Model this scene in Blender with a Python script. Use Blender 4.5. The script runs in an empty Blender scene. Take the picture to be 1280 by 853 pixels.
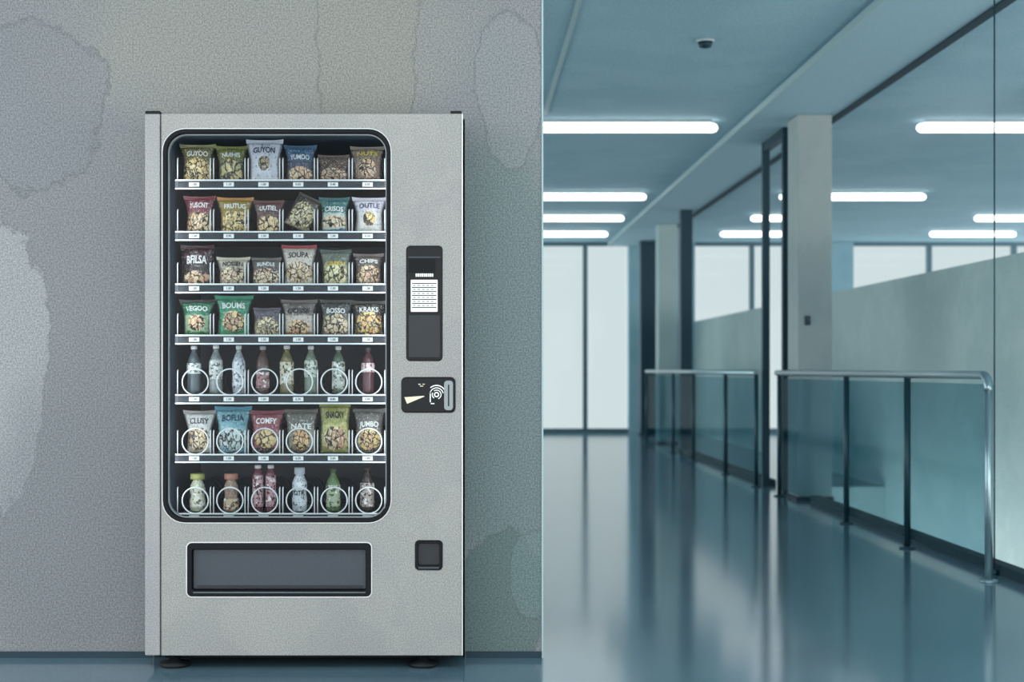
import bpy, bmesh, math, random
from mathutils import Vector, Matrix
random.seed(7)
PI = math.pi
S = bpy.context.scene
C = S.collection

# ------------------------------------------------------------------ camera, sky, fill lights, exposure
FP = 1875.0                     # focal length in pixels of the 1280-wide frame
VX, VY = 585.0, 462.0           # where the corridor runs to in the photograph
EYE = 1.0
cam_d = bpy.data.cameras.new('camera'); cam = bpy.data.objects.new('camera', cam_d); C.objects.link(cam)
cam.location = (0, 0, EYE); cam.rotation_euler = (PI / 2, 0, 0)
cam_d.sensor_width = 36; cam_d.sensor_fit = 'HORIZONTAL'; cam_d.lens = FP / 1280 * 36
cam_d.shift_x = (640 - VX) / 1280; cam_d.shift_y = (VY - 426.5) / 1280
cam_d.clip_end = 200
cam_d.dof.use_dof = True; cam_d.dof.focus_distance = 5.05; cam_d.dof.aperture_fstop = 3.2
S.camera = cam

w = bpy.data.worlds.new('overcast_sky'); S.world = w; w.use_nodes = True
bgn = w.node_tree.nodes['Background']
bgn.inputs[0].default_value = (0.87, 0.94, 0.96, 1)
# overcast sky: paler ahead, brighter to the sides and behind the camera
_wt = w.node_tree; _tc = _wt.nodes.new('ShaderNodeTexCoord'); _sx = _wt.nodes.new('ShaderNodeSeparateXYZ'); _mr = _wt.nodes.new('ShaderNodeMapRange')
_wt.links.new(_tc.outputs['Generated'], _sx.inputs[0]); _wt.links.new(_sx.outputs[1], _mr.inputs[0])
_mr.interpolation_type = 'SMOOTHSTEP'
for _i, _v in enumerate((0.25, 0.9, 2.9, 0.86)): _mr.inputs[_i + 1].default_value = _v
_wt.links.new(_mr.outputs[0], bgn.inputs[1])
_m2 = _wt.nodes.new('ShaderNodeMapRange'); _wt.links.new(_sx.outputs[1], _m2.inputs[0])
_m2.inputs[1].default_value = -0.1; _m2.inputs[2].default_value = 0.5
_mx = _wt.nodes.new('ShaderNodeMix'); _mx.data_type = 'RGBA'; _wt.links.new(_m2.outputs[0], _mx.inputs[0])
_mx.inputs[6].default_value = (1.0, 0.975, 0.945, 1); _mx.inputs[7].default_value = (0.85, 0.93, 0.95, 1)
_wt.links.new(_mx.outputs[2], bgn.inputs[0])

def area(name, loc, sx, sy, power, col, rot=(0, 0, 0)):
    d = bpy.data.lights.new(name, 'AREA'); d.shape = 'RECTANGLE'; d.size = sx; d.size_y = sy
    d.energy = power; d.color = col
    o = bpy.data.objects.new(name, d); C.objects.link(o); o.location = loc; o.rotation_euler = rot
    return o
area('fill_near', (-0.6, 2.6, 2.93), 3.0, 0.5, 42, (1.0, 0.98, 0.94))  # unseen overhead fill added to light the wall and machine front
area('fill_behind', (-0.6, -1.6, 2.93), 3.0, 0.5, 55, (1.0, 0.99, 0.96))  # second added fill, out of view behind the camera
vs = S.view_settings
vs.view_transform = 'Standard'; vs.look = 'None'; vs.gamma = 1.0; vs.use_curve_mapping = False
vs.exposure = 0.0

# ------------------------------------------------------------------ helpers
def X(px, y): return (px - VX) * y / FP
def Z(py, y): return EYE + (VY - py) * y / FP
def lin(h):
    h = h.lstrip('#')
    v = [int(h[i:i + 2], 16) / 255 for i in (0, 2, 4)]
    return tuple((c / 12.92 if c <= 0.04045 else ((c + 0.055) / 1.055) ** 2.4) for c in v) + (1,)

class NT:
    def __init__(s, name):
        s.m = bpy.data.materials.new(name); s.m.use_nodes = True
        s.t = s.m.node_tree; s.p = s.t.nodes['Principled BSDF']; s.out = s.t.nodes['Material Output']
    def n(s, kind, **kw):
        o = s.t.nodes.new('ShaderNode' + kind)
        for k, v in kw.items(): setattr(o, k, v)
        return o
    def put(s, sock, v):
        if hasattr(v, 'is_linked') or isinstance(v, bpy.types.NodeSocket): s.t.links.new(v, sock)
        else: sock.default_value = v
    def math(s, op, a, b=None, c=None, clamp=False):
        o = s.n('Math', operation=op); o.use_clamp = clamp
        s.put(o.inputs[0], a)
        if b is not None: s.put(o.inputs[1], b)
        if c is not None: s.put(o.inputs[2], c)
        return o.outputs[0]
    def mix(s, f, a, b, blend='MIX'):
        o = s.n('Mix', data_type='RGBA', blend_type=blend)
        s.put(o.inputs[0], f); s.put(o.inputs[6], a); s.put(o.inputs[7], b)
        return o.outputs[2]
    def step(s, v, lo, hi):
        o = s.n('MapRange'); o.interpolation_type = 'SMOOTHSTEP'
        s.put(o.inputs[0], v); o.inputs[1].default_value = lo; o.inputs[2].default_value = hi
        return o.outputs[0]
    def noise(s, vec, scale, detail=3, rough=0.5):
        o = s.n('TexNoise'); o.inputs['Scale'].default_value = scale; o.inputs['Detail'].default_value = detail
        o.inputs['Roughness'].default_value = rough
        if vec is not None: s.t.links.new(vec, o.inputs['Vector'])
        return o.outputs[0]
    def obj(s): return s.n('TexCoord').outputs['Object']

def plain(name, col, rough=0.5, metal=0.0, emit=0, spec=0.5, grain=0.0, gscale=300, bump=0.0):
    t = NT(name); c = lin(col)
    t.p.inputs['Base Color'].default_value = c
    t.p.inputs['Roughness'].default_value = rough; t.p.inputs['Metallic'].default_value = metal
    t.p.inputs['Specular IOR Level'].default_value = spec
    if emit:
        t.p.inputs['Emission Color'].default_value = c; t.p.inputs['Emission Strength'].default_value = emit
    if grain:
        f = t.step(t.noise(t.obj(), gscale, 2, 0.6), 0.3, 0.7)
        a = tuple(max(0, k * (1 - grain)) for k in c[:3]) + (1,); b = tuple(min(1, k * (1 + grain)) for k in c[:3]) + (1,)
        t.put(t.p.inputs['Base Color'], t.mix(f, a, b))
        if bump:
            bp = t.n('Bump'); bp.inputs['Strength'].default_value = bump; bp.inputs['Distance'].default_value = 0.002
            t.put(bp.inputs['Height'], f); t.put(t.p.inputs['Normal'], bp.outputs[0])
    return t.m

def blotched(name, cols, scales, grain=0.12, rough=0.7, spec=0.3, metal=0.0, gscale=210, edge=0.0):
    """plaster / painted metal: big soft stains, smaller ones, fine grain"""
    t = NT(name); o = t.obj()
    n1 = t.step(t.noise(o, scales[0], 5, 0.55), 0.36, 0.64)
    n2 = t.step(t.noise(o, scales[1], 6, 0.62), 0.47, 0.56)
    c = t.mix(n1, lin(cols[0]), lin(cols[1]))
    c = t.mix(t.math('MULTIPLY', n2, 0.4), c, lin(cols[2]))
    if edge:
        e = t.noise(o, scales[1], 6, 0.62)
        ring = t.math('SUBTRACT', 1.0, t.step(t.math('ABSOLUTE', t.math('SUBTRACT', e, 0.5)), 0.0, 0.007))
        c = t.mix(t.math('MULTIPLY', ring, edge), c, lin(cols[3]))
    g = t.step(t.noise(o, gscale, 1, 0.6), 0.25, 0.75)
    c = t.mix(1.0, c, t.mix(g, (1 - grain,) * 3 + (1,), (1 + grain,) * 3 + (1,)), 'MULTIPLY')
    t.put(t.p.inputs['Base Color'], c)
    t.p.inputs['Roughness'].default_value = rough; t.p.inputs['Specular IOR Level'].default_value = spec
    t.p.inputs['Metallic'].default_value = metal
    return t.m

def glass(name, tint, refl, rough=0.02):
    t = NT(name); t.t.nodes.remove(t.p)
    tr = t.n('BsdfTransparent'); tr.inputs[0].default_value = lin(tint)
    gl = t.n('BsdfGlossy'); gl.inputs['Roughness'].default_value = rough
    fr = t.n('Fresnel'); fr.inputs[0].default_value = 1.3
    mx = t.n('MixShader'); t.put(mx.inputs[0], t.math('MULTIPLY', fr.outputs[0], refl))
    t.t.links.new(tr.outputs[0], mx.inputs[1]); t.t.links.new(gl.outputs[0], mx.inputs[2])
    t.t.links.new(mx.outputs[0], t.out.inputs[0])
    return t.m

def link(name, me, mat, parent=None):
    o = bpy.data.objects.new(name, me); C.objects.link(o)
    if mat is not None:
        for m in (mat if isinstance(mat, (list, tuple)) else [mat]): me.materials.append(m)
    if parent is not None: o.parent = parent
    return o
def tag(o, label=None, cat=None, group=None, kind=None):
    if label: o['label'] = label
    if cat: o['category'] = cat
    if group: o['group'] = group
    if kind: o['kind'] = kind
    return o
def empty(name, loc, label, cat, group=None, kind=None):
    o = bpy.data.objects.new(name, None); C.objects.link(o); o.location = loc; o.empty_display_size = 0.1
    return tag(o, label, cat, group, kind)

class MB:
    """collects shapes into one mesh"""
    def __init__(s): s.b = bmesh.new(); s.mi = 0
    def _mark(s, faces):
        for f in faces: f.material_index = s.mi
    def box(s, x0, x1, y0, y1, z0, z1, bev=0.0):
        r = bmesh.ops.create_cube(s.b, size=1.0); v = r['verts']
        for k in v: k.co = Vector(((x0 + x1) / 2 + k.co.x * (x1 - x0), (y0 + y1) / 2 + k.co.y * (y1 - y0), (z0 + z1) / 2 + k.co.z * (z1 - z0)))
        fs = {f for k in v for f in k.link_faces}; s._mark(fs)
        if bev:
            es = list({e for k in v for e in k.link_edges})
            rr = bmesh.ops.bevel(s.b, geom=es, offset=bev, segments=2, affect='EDGES', profile=0.5)
            s._mark(rr['faces'])
        return s
    def tube(s, pts, r, seg=10, closed=False):
        pts = [Vector(p) for p in pts]; n = len(pts); rings = []
        up = None
        for i, p in enumerate(pts):
            a = pts[i - 1] if (i or closed) else p; b = pts[(i + 1) % n] if (i < n - 1 or closed) else p
            d = (b - a).normalized()
            if up is None:
                up = Vector((0, 0, 1)) if abs(d.z) < 0.9 else Vector((1, 0, 0))
            sx = d.cross(up).normalized(); up = sx.cross(d).normalized()
            rr = r[i] if isinstance(r, (list, tuple)) else r
            rings.append([s.b.verts.new(p + (sx * math.cos(2 * PI * k / seg) + up * math.sin(2 * PI * k / seg)) * rr) for k in range(seg)])
        m = n if closed else n - 1
        for i in range(m):
            A, B = rings[i], rings[(i + 1) % n]
            for k in range(seg):
                f = s.b.faces.new((A[k], A[(k + 1) % seg], B[(k + 1) % seg], B[k])); f.smooth = True; f.material_index = s.mi
        if not closed:
            for R, rev in ((rings[0], True), (rings[-1], False)):
                f = s.b.faces.new(list(reversed(R)) if rev else R); f.material_index = s.mi
        return s
    def lathe(s, prof, x=0, y=0, z=0, seg=20, sq=0.0):
        rings = []
        for r, h in prof:
            rings.append([s.b.verts.new((x + r * math.cos(2 * PI * k / seg), y + r * math.sin(2 * PI * k / seg), z + h)) for k in range(seg)])
        for A, B in zip(rings, rings[1:]):
            for k in range(seg):
                f = s.b.faces.new((A[k], A[(k + 1) % seg], B[(k + 1) % seg], B[k])); f.smooth = True; f.material_index = s.mi
        f = s.b.faces.new(list(reversed(rings[0]))); f.material_index = s.mi
        f = s.b.faces.new(rings[-1]); f.material_index = s.mi
        return s
    def prism(s, poly, y0, y1):
        """poly: (x, z) outline, extruded from y0 (front) to y1"""
        A = [s.b.verts.new((x, y0, z)) for x, z in poly]; B = [s.b.verts.new((x, y1, z)) for x, z in poly]
        n = len(poly); fs = [s.b.faces.new(A), s.b.faces.new(list(reversed(B)))]
        for k in range(n): fs.append(s.b.faces.new((A[(k + 1) % n], A[k], B[k], B[(k + 1) % n])))
        s._mark(fs); return s
    def add(s, me):
        k = len(s.b.faces); s.b.from_mesh(me); s.b.faces.ensure_lookup_table()
        for f in list(s.b.faces)[k:]: f.material_index = s.mi
        return s
    def mesh(s, name):
        me = bpy.data.meshes.new(name); bmesh.ops.recalc_face_normals(s.b, faces=s.b.faces[:]); s.b.to_mesh(me); s.b.free()
        return me
    def build(s, name, mat, parent=None): return link(name, s.mesh(name), mat, parent)

def eval_curve(cu):
    o = bpy.data.objects.new('shape', cu); C.objects.link(o)
    dg = bpy.context.evaluated_depsgraph_get()
    me = bpy.data.meshes.new_from_object(o.evaluated_get(dg))
    bpy.data.objects.remove(o); bpy.data.curves.remove(cu)
    me.materials.clear()
    return me
def rr(x0, z0, x1, z1, r, seg=7):
    pts = []
    for cx, cz, a in ((x1 - r, z1 - r, 0), (x0 + r, z1 - r, PI / 2), (x0 + r, z0 + r, PI), (x1 - r, z0 + r, 1.5 * PI)):
        for k in range(seg + 1):
            b = a + PI / 2 * k / seg; pts.append((cx + r * math.cos(b), cz + r * math.sin(b)))
    return pts
def plate(loops, y0, y1, bev=0.0):
    """flat plate in the x-z plane from closed loops (first outer, the rest holes)"""
    cu = bpy.data.curves.new('plate', 'CURVE'); cu.dimensions = '2D'; cu.fill_mode = 'BOTH'
    for L in loops:
        sp = cu.splines.new('POLY'); sp.points.add(len(L) - 1)
        for p, (x, z) in zip(sp.points, L): p.co = (x, z, 0, 1)
        sp.use_cyclic_u = True
    t = (y1 - y0) / 2
    cu.extrude = max(t - bev, 0.0002); cu.bevel_depth = bev; cu.bevel_resolution = 1; cu.offset = -bev if bev else 0
    me = eval_curve(cu)
    for v in me.vertices:
        x, z, d = v.co; v.co = (x, (y0 + y1) / 2 - d, z)
    return me
def prr(px0, py0, px1, py1, r, y=5.0):
    """rounded rectangle from photo pixels standing at depth y"""
    return rr(X(px0, y), Z(py1, y), X(px1, y), Z(py0, y), r * y / FP)
def text_mesh(body, size, depth=0.0003):
    cu = bpy.data.curves.new('text', 'FONT'); cu.body = body; cu.size = size; cu.align_x = 'CENTER'; cu.align_y = 'CENTER'
    cu.extrude = depth; cu.offset = size * 0.022; cu.resolution_u = 3
    me = eval_curve(cu)
    for v in me.vertices:
        x, z, d = v.co; v.co = (x, -d, z)
    return me

# ------------------------------------------------------------------ materials
M = {}
def patchy_wall():
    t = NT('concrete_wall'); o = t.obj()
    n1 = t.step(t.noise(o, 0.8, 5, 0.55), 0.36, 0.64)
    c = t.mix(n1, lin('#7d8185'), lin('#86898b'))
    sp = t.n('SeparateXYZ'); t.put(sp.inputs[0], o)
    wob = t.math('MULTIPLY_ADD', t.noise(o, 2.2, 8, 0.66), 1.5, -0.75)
    # tonal patches with wobbly outlines: centre x, z, radii, colour, strength, softness
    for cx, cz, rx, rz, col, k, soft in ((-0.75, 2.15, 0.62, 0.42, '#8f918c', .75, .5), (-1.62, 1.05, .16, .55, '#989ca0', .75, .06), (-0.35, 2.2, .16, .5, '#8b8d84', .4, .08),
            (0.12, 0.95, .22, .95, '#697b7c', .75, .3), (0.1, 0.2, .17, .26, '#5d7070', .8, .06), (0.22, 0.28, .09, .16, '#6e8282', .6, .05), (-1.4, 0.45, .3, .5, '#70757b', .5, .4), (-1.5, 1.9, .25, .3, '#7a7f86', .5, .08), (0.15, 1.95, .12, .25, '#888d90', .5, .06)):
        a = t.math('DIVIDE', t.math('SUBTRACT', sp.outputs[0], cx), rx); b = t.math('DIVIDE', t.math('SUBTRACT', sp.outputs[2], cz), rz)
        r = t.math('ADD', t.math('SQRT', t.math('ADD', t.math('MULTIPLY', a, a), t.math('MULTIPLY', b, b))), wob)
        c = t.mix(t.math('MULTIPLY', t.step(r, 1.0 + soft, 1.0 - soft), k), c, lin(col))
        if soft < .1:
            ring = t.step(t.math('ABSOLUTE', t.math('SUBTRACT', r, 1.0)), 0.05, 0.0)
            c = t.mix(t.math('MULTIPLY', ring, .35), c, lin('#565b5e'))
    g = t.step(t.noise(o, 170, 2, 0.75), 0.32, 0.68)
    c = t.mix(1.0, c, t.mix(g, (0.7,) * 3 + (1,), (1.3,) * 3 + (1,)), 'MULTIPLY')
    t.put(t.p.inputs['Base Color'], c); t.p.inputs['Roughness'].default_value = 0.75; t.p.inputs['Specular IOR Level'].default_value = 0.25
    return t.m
M['wall'] = patchy_wall()
M['teal'] = blotched('teal_plaster', ('#86adbb', '#90b5c2', '#9abcc8', '#779cab'), (0.5, 1.2), 0.05, 0.75, 0.25, gscale=90)
M['ceil'] = blotched('teal_ceiling_paint', ('#94b6c4', '#9cbdca', '#a5c4d0', '#85a8b7'), (0.5, 1.3), 0.1, 0.8, 0.2, gscale=60)
M['beam'] = plain('beam_paint', '#9dbcc8', 0.8, grain=0.06, gscale=90)
M['pale'] = blotched('pale_parapet', ('#9cb3b5', '#a5babb', '#afc3c3', '#8ba3a6'), (0.5, 1.4), 0.06, 0.75, 0.25, gscale=90)
M['pillar'] = blotched('pillar_concrete', ('#98a6a8', '#a3aeb0', '#abb4b4', '#86949a'), (0.8, 2.0), 0.08, 0.75, 0.25, gscale=120)
M['groove'] = plain('shadow_gap', '#16323f', 0.7)
M['seam'] = plain('pale_metal_trim', '#a3bcc0', 0.5)
M['darkpost'] = plain('dark_teal_steel', '#153847', 0.45, 0.3)
M['rail'] = plain('rail_steel', '#9db4bb', 0.28, 0.85)
M['railpost'] = plain('rail_post_steel', '#21434f', 0.35, 0.4)
M['white_frame'] = plain('window_frame_grey', '#4b6f7c', 0.5)
M['lamp'] = plain('lamp_diffuser', '#fbfbf8', 0.4, emit=3.2)
M['lamp_body'] = plain('lamp_housing', '#b9c6c8', 0.5)
M['wglass'] = glass('window_glass', '#f7fbfb', 0.25)
M['rglass'] = glass('teal_glass', '#cbdfe5', 0.1, 0.05)
M['vglass'] = glass('display_glass', '#f2f6f8', 0.35, 0.03)
# floor: polished, blue grey
t = NT('polished_floor'); o_ = t.obj()
nf = t.step(t.noise(o_, 0.9, 5, 0.6), 0.35, 0.65)
c_ = t.mix(nf, lin('#5c7886'), lin('#65828f'))
g_ = t.step(t.noise(o_, 130, 1, 0.5), 0.25, 0.75)
c_ = t.mix(1.0, c_, t.mix(g_, (0.93,) * 3 + (1,), (1.07,) * 3 + (1,)), 'MULTIPLY')
t.put(t.p.inputs['Base Color'], c_)
t.p.inputs['Roughness'].default_value = 0.12; t.p.inputs['IOR'].default_value = 3.6
M['floor'] = t.m
# machine
M['silver'] = blotched('silver_paint', ('#8c8e8e', '#959795', '#9c9d9a', '#7f8385'), (1.2, 2.6), 0.24, 0.42, 0.5, 0.1, 230, edge=0.2)
M['stile'] = blotched('stile_paint', ('#8f9294', '#989a9b', '#9fa09f', '#7f8385'), (1.6, 3.1), 0.2, 0.42, 0.5, 0.1, 230)
M['chrome'] = plain('bright_edge', '#d4dadb', 0.3, 0.6)
M['rubber'] = plain('black_rubber', '#080c12', 0.6, spec=0.25)
M['black'] = plain('black_plastic', '#0d1115', 0.5, spec=0.3, grain=0.25, gscale=500)
M['slate'] = plain('slate_plastic', '#3a424b', 0.5, grain=0.18, gscale=350)
M['slate2'] = plain('slate_plastic_dark', '#1a2026', 0.5, grain=0.25, gscale=420)
M['liner'] = plain('navy_liner', '#4c5868', 0.6, grain=0.2, gscale=330)
M['lip'] = plain('shelf_lip', '#1f2730', 0.5, grain=0.3, gscale=420)
M['wire'] = plain('white_wire', '#e6eaea', 0.35)
M['tagw'] = plain('white_card', '#f4f5f2', 0.6)
M['ink'] = plain('black_ink', '#15181b', 0.7)
M['inkw'] = plain('white_ink', '#eef0ee', 0.6)
M['cream'] = plain('cream_ink', '#e3ddc4', 0.6)

# ------------------------------------------------------------------ the setting
YW = 5.2            # face of the wall around the machine
YF = 23.5           # far glazed wall
H = 3.0
XE = X(677, YW)     # free right edge of that wall
def struct(o): o['kind'] = 'structure'; return o

f = MB()
f.box(-4, 2.65, -4, YF + 0.3, -0.2, 0); f.box(2.65, 3.55, 12.81, YF + 0.3, -0.2, 0); f.box(3.55, 3.72, 16.76, YF + 0.3, -0.2, 0); f.box(3.72, 10.2, 5.0, YF + 0.3, -0.2, 0)
struct(f.build('floor', M['floor']))
struct(MB().box(2.4, 10.2, 4.4, YF, -3.5, -3.3).build('floor_lower', M['teal']))
struct(MB().box(-4, 10.2, -4, YF + 0.3, H, H + 0.2).build('ceiling', M['ceil']))

# wall with the recess the machine stands in
nx0, nx1, nz1 = X(181, 5.0) - 0.012, X(577, 5.0) + 0.010, Z(141, 5.0) + 0.012
wb = MB()
wb.box(-4, nx0, YW, 6.15, 0, H); wb.box(nx1, XE, YW, 6.15, 0, H); wb.box(nx0, nx1, YW, 6.15, nz1, H); wb.box(nx0, nx1, 6.0, 6.15, 0, nz1)
bmesh.ops.remove_doubles(wb.b, verts=wb.b.verts[:], dist=1e-5)
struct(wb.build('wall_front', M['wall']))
lw = bpy.data.objects.new('window_4', None); C.objects.link(lw); lw['kind'] = 'structure'  # unseen side glazing, added to bring daylight into the corridor
m = MB(); m.box(0.10, 0.22, 6.15, YF, 0, 0.08); m.box(0.10, 0.22, 6.15, YF, H - 0.08, H); m.build('frame', M['white_frame'], lw)
ys = [6.15 + (YF - 6.15) * k / 7 for k in range(8)]
for a, b in zip(ys, ys[1:]):
    MB().box(0.155, 0.165, a + 0.04, b - 0.04, 0.08, H - 0.08).build('pane', M['wglass'], lw)
    MB().box(0.11, 0.21, b - 0.04, b + (0.04 if b < YF - 1 else 0), 0.08, H - 0.08).build('mullion', M['white_frame'], lw)
struct(MB().box(XE, XE + 0.006, YW - 0.004, YW + 0.05, 0, H).build('trim_1', M['seam']))
bb = MB(); bb.box(nx1 + 0.005, XE, YW - 0.008, YW - 0.001, 0, 0.022); bb.box(-4, nx0 - 0.005, YW - 0.008, YW - 0.001, 0, 0.022)
struct(bb.build('baseboard_front', M['groove']))

# far wall: piers between three glazed bays
def FX(px): return X(px, YF)
bays = [(XE + 0.02, FX(786)), (FX(869), FX(1012)), (FX(1067), FX(1345))]
fw = MB()
edges = [XE] + [e for b in bays for e in b] + [10.2]
for a, b in zip(edges[0::2], edges[1::2]): fw.box(a, b, YF, YF + 0.25, 0, H)
struct(fw.build('wall_back', M['teal']))
mull = [[FX(732)], [FX(941)], [FX(1163.5), FX(1270)]]
for i, ((a, b), ms) in enumerate(zip(bays, mull)):
    wn = bpy.data.objects.new('window_%d' % (i + 1), None); C.objects.link(wn); wn.location = ((a + b) / 2, YF + 0.1, 0); wn['kind'] = 'structure'
    wn.location = (0, 0, 0)
    fr = MB()
    fr.box(a, b, YF + 0.06, YF + 0.14, 0, 0.07); fr.box(a, b, YF + 0.06, YF + 0.14, H - 0.06, H)
    xs = [a] + ms + [b]
    fr.build('frame', M['white_frame'], wn)
    for m_ in ms: MB().box(m_ - 0.035, m_ + 0.035, YF + 0.05, YF + 0.15, 0.07, H - 0.06).build('mullion', M['white_frame'], wn)
    for p, q in zip(xs, xs[1:]): MB().box(p + 0.036, q - 0.036, YF + 0.095, YF + 0.105, 0.07, H - 0.06).build('pane', M['wglass'], wn)

# beam over the row of pillars, its shadow gap and the ceiling seam
struct(MB().box(2.2, 2.8, 6.0, YF, H - 0.06, H).build('beam', M['beam']))
struct(MB().box(2.8, 2.86, 6.0, YF, H - 0.075, H).build('trim_2', M['groove']))
struct(MB().box(2.185, 2.2, 6.0, YF, H - 0.062, H - 0.02).build('trim_3', M['seam']))
struct(MB().box(0.585, 0.615, 6.2, 11.7, H - 0.012, H).build('trim_4', M['seam']))
struct(MB().box(2.58, 2.65, 5.0, 11.3, 0.0, 0.05).build('trim_5', M['groove']))
struct(MB().box(2.58, 2.65, 12.9, 18.0, 0.0, 0.05).build('trim_6', M['groove']))

# parapet wall across the void, with a gap that opens on the far window
pw = MB(); pw.box(3.55, 3.72, 5.0, 16.75, -3.3, 1.75)
pw.box(2.655, 3.55, 12.75, 12.81, -3.3, -0.001)
struct(pw.build('wall_parapet', M['pale']))
struct(MB().box(3.55, 3.60, 17.97, YF - 0.01, 0.0, 1.75).build('wall_parapet_far', M['pale']))

# pillars
def pillar(name, label, x0, x1, y0, y1, mat, z1=H - 0.06, base=True):
    p = empty(name, ((x0 + x1) / 2, (y0 + y1) / 2, 0), label, 'pillar'); p['kind'] = 'structure'
    p.location = (0, 0, 0)
    MB().box(x0, x1, y0, y1, 0.03 if base else 0, z1, 0.008).build('shaft', mat, p)
    if base: MB().box(x0 - 0.012, x1 + 0.012, y0 - 0.012, y1 + 0.012, 0, 0.03).build('base', M['groove'], p)
    return p
pillar('pillar', 'broad grey concrete pillar where the near railing ends', X(997, 11.4), X(1040, 11.4), 11.4, 11.75, M['pillar'])
pillar('pillar', 'thin dark pillar standing in the middle of the far railing', X(851, 18.2), X(866, 18.2), 18.2, 18.35, M['darkpost'])
pillar('pillar', 'dark pillar at the far end of the corridor beside the left window', X(801, 22.6), X(820, 22.6), 22.6, 22.8, M['darkpost'])
pillar('pillar', 'pale blue column between the two dark pillars at the back', X(823, 20.0), X(847, 20.0), 20.0, 20.3, M['pale'])
df = empty('door_frame', (0, 0, 0), 'slender dark full-height door frame between the two railings, framing a bright gap', 'door frame'); df['kind'] = 'structure'
MB().box(2.52, 2.58, 12.82, 12.88, 0, H - 0.06).build('jamb', M['darkpost'], df)
MB().box(2.52, 2.58, 12.0, 12.06, 0, H - 0.06).build('jamb', M['darkpost'], df)
MB().box(2.525, 2.575, 12.06, 12.82, H - 0.14, H - 0.06).build('lintel', M['darkpost'], df)

# ------------------------------------------------------------------ railings
def railing(label, x, y0, y1, posts, bend):
    r = empty('railing', (x, y0, 0), label, 'railing', None)
    zt = 0.972
    pts = []
    if bend:
        R = 0.075
        pts = [(0, 0, 0.9)] + [(0, R - R * math.cos(a), zt - R + R * math.sin(a)) for a in [PI / 2 * k / 6 for k in range(7)]]
        # bottom of the bend joins the end post
    else: pts = [(0, 0, zt)]
    pts.append((0, y1 - y0, zt))
    MB().tube(pts, 0.022, 12).build('handrail', M['rail'], r)
    for i, yp in enumerate(posts):
        top = 0.9 if (bend and i == 0) else zt - 0.015
        m = MB(); m.tube([(0, yp - y0, 0.0), (0, yp - y0, top)], 0.019, 12)
        m.lathe([(0.045, 0), (0.045, 0.008), (0.02, 0.014)], 0, yp - y0, 0)
        m.build('post', M['railpost'] if i or not bend else M['rail'], r)
    for a, b in zip(posts, posts[1:]):
        MB().box(-0.005, 0.005, a - y0 + 0.05, b - y0 - 0.05, 0.06, 0.93).build('glass_panel', M['rglass'], r)
    return r
railing('near steel railing with bent end post and tinted glass, right foreground', 2.45, X(1, 1) * 0 + 1875 * 2.45 / 651, 11.9,
        [1875 * 2.45 / 651, 1875 * 2.45 / 549, 1875 * 2.45 / 473, 11.8], True)
railing('far steel railing with glass panels beyond the door frame', 2.45, 12.75, 20.6, [12.75, 14.27, 16.3, 17.9, 20.55], False)
cb = MB(); xx, yy = X(1243, 7.3), 7.3
cb.tube([(xx, yy, 0), (xx, yy, H)], 0.004, 8); cb.lathe([(0.018, 0), (0.018, 0.02), (0.006, 0.03)], xx, yy, 0, 12)
tag(cb.build('cable', M['railpost']), 'thin vertical steel cable beside the bent end post of near railing', 'cable')

# ------------------------------------------------------------------ ceiling lamps
def lamp(label, x0, x1, y):
    l = empty('ceiling_light', ((x0 + x1) / 2, y, H), label, 'light', 'linear lamps across the corridor ceiling')
    h = (x1 - x0) / 2
    MB().box(-h + 0.05, h - 0.05, -0.04, 0.04, -0.025, 0, 0.004).build('housing', M['lamp_body'], l)
    pts = [(-h, 0, -0.062), (-h + 0.012, 0, -0.062), (-h + 0.035, 0, -0.062), (h - 0.035, 0, -0.062), (h - 0.012, 0, -0.062), (h, 0, -0.062)]
    MB().tube(pts, [0.014, 0.028, 0.037, 0.037, 0.028, 0.014], 14).build('diffuser', M['lamp'], l)
rows = [('nearest', 12.03), ('second', 16.85), ('third', 19.25), ('farthest', 21.5)]
for w_, y in rows: lamp('%s of the four white tube lamps running out from the wall edge' % w_, 0.48, 2.0, y)
lamp('long white tube lamp nearest the camera on the right half of the ceiling', 3.6, 5.22, 12.03)
lamp('white tube lamp passing behind the top of the broad pillar', 3.5, 5.14, 16.85)
lamp('white tube lamp seen just left of the broad pillar, second from the back', 3.63, 4.4, 19.25)
lamp('white tube lamp above the middle window, farthest one left of the pillar', 3.62, 4.85, 21.5)
lamp('white tube lamp cut by the right border of the photo', 6.5, 8.1, 19.25)
lamp('faint white tube lamp just over the right-hand window', 6.62, 7.85, 21.5)
sd = empty('smoke_detector', (1.44, 9.1, H), 'small dark round detector on the open ceiling', 'smoke detector')
MB().lathe([(0.055, -0.014), (0.055, 0)]).build('mount', M['lamp_body'], sd)
MB().lathe([(0.014, -0.05), (0.036, -0.044), (0.046, -0.014)]).build('cover', M['darkpost'], sd)
ct = empty('call_point', (X(1009, 11.4), 11.385, Z(401, 11.4)), 'small dark call point box on the broad concrete pillar', 'call point')
MB().box(-0.02, 0.02, -0.012, 0.014, -0.035, 0.035, 0.004).build('box', M['darkpost'], ct)
MB().lathe([(0.011, -0.003), (0.009, 0.003)]).build('button', M['slate'], ct).matrix_local = Matrix.Translation((0, -0.014, 0.008)) @ Matrix.Rotation(PI / 2, 4, 'X')

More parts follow.
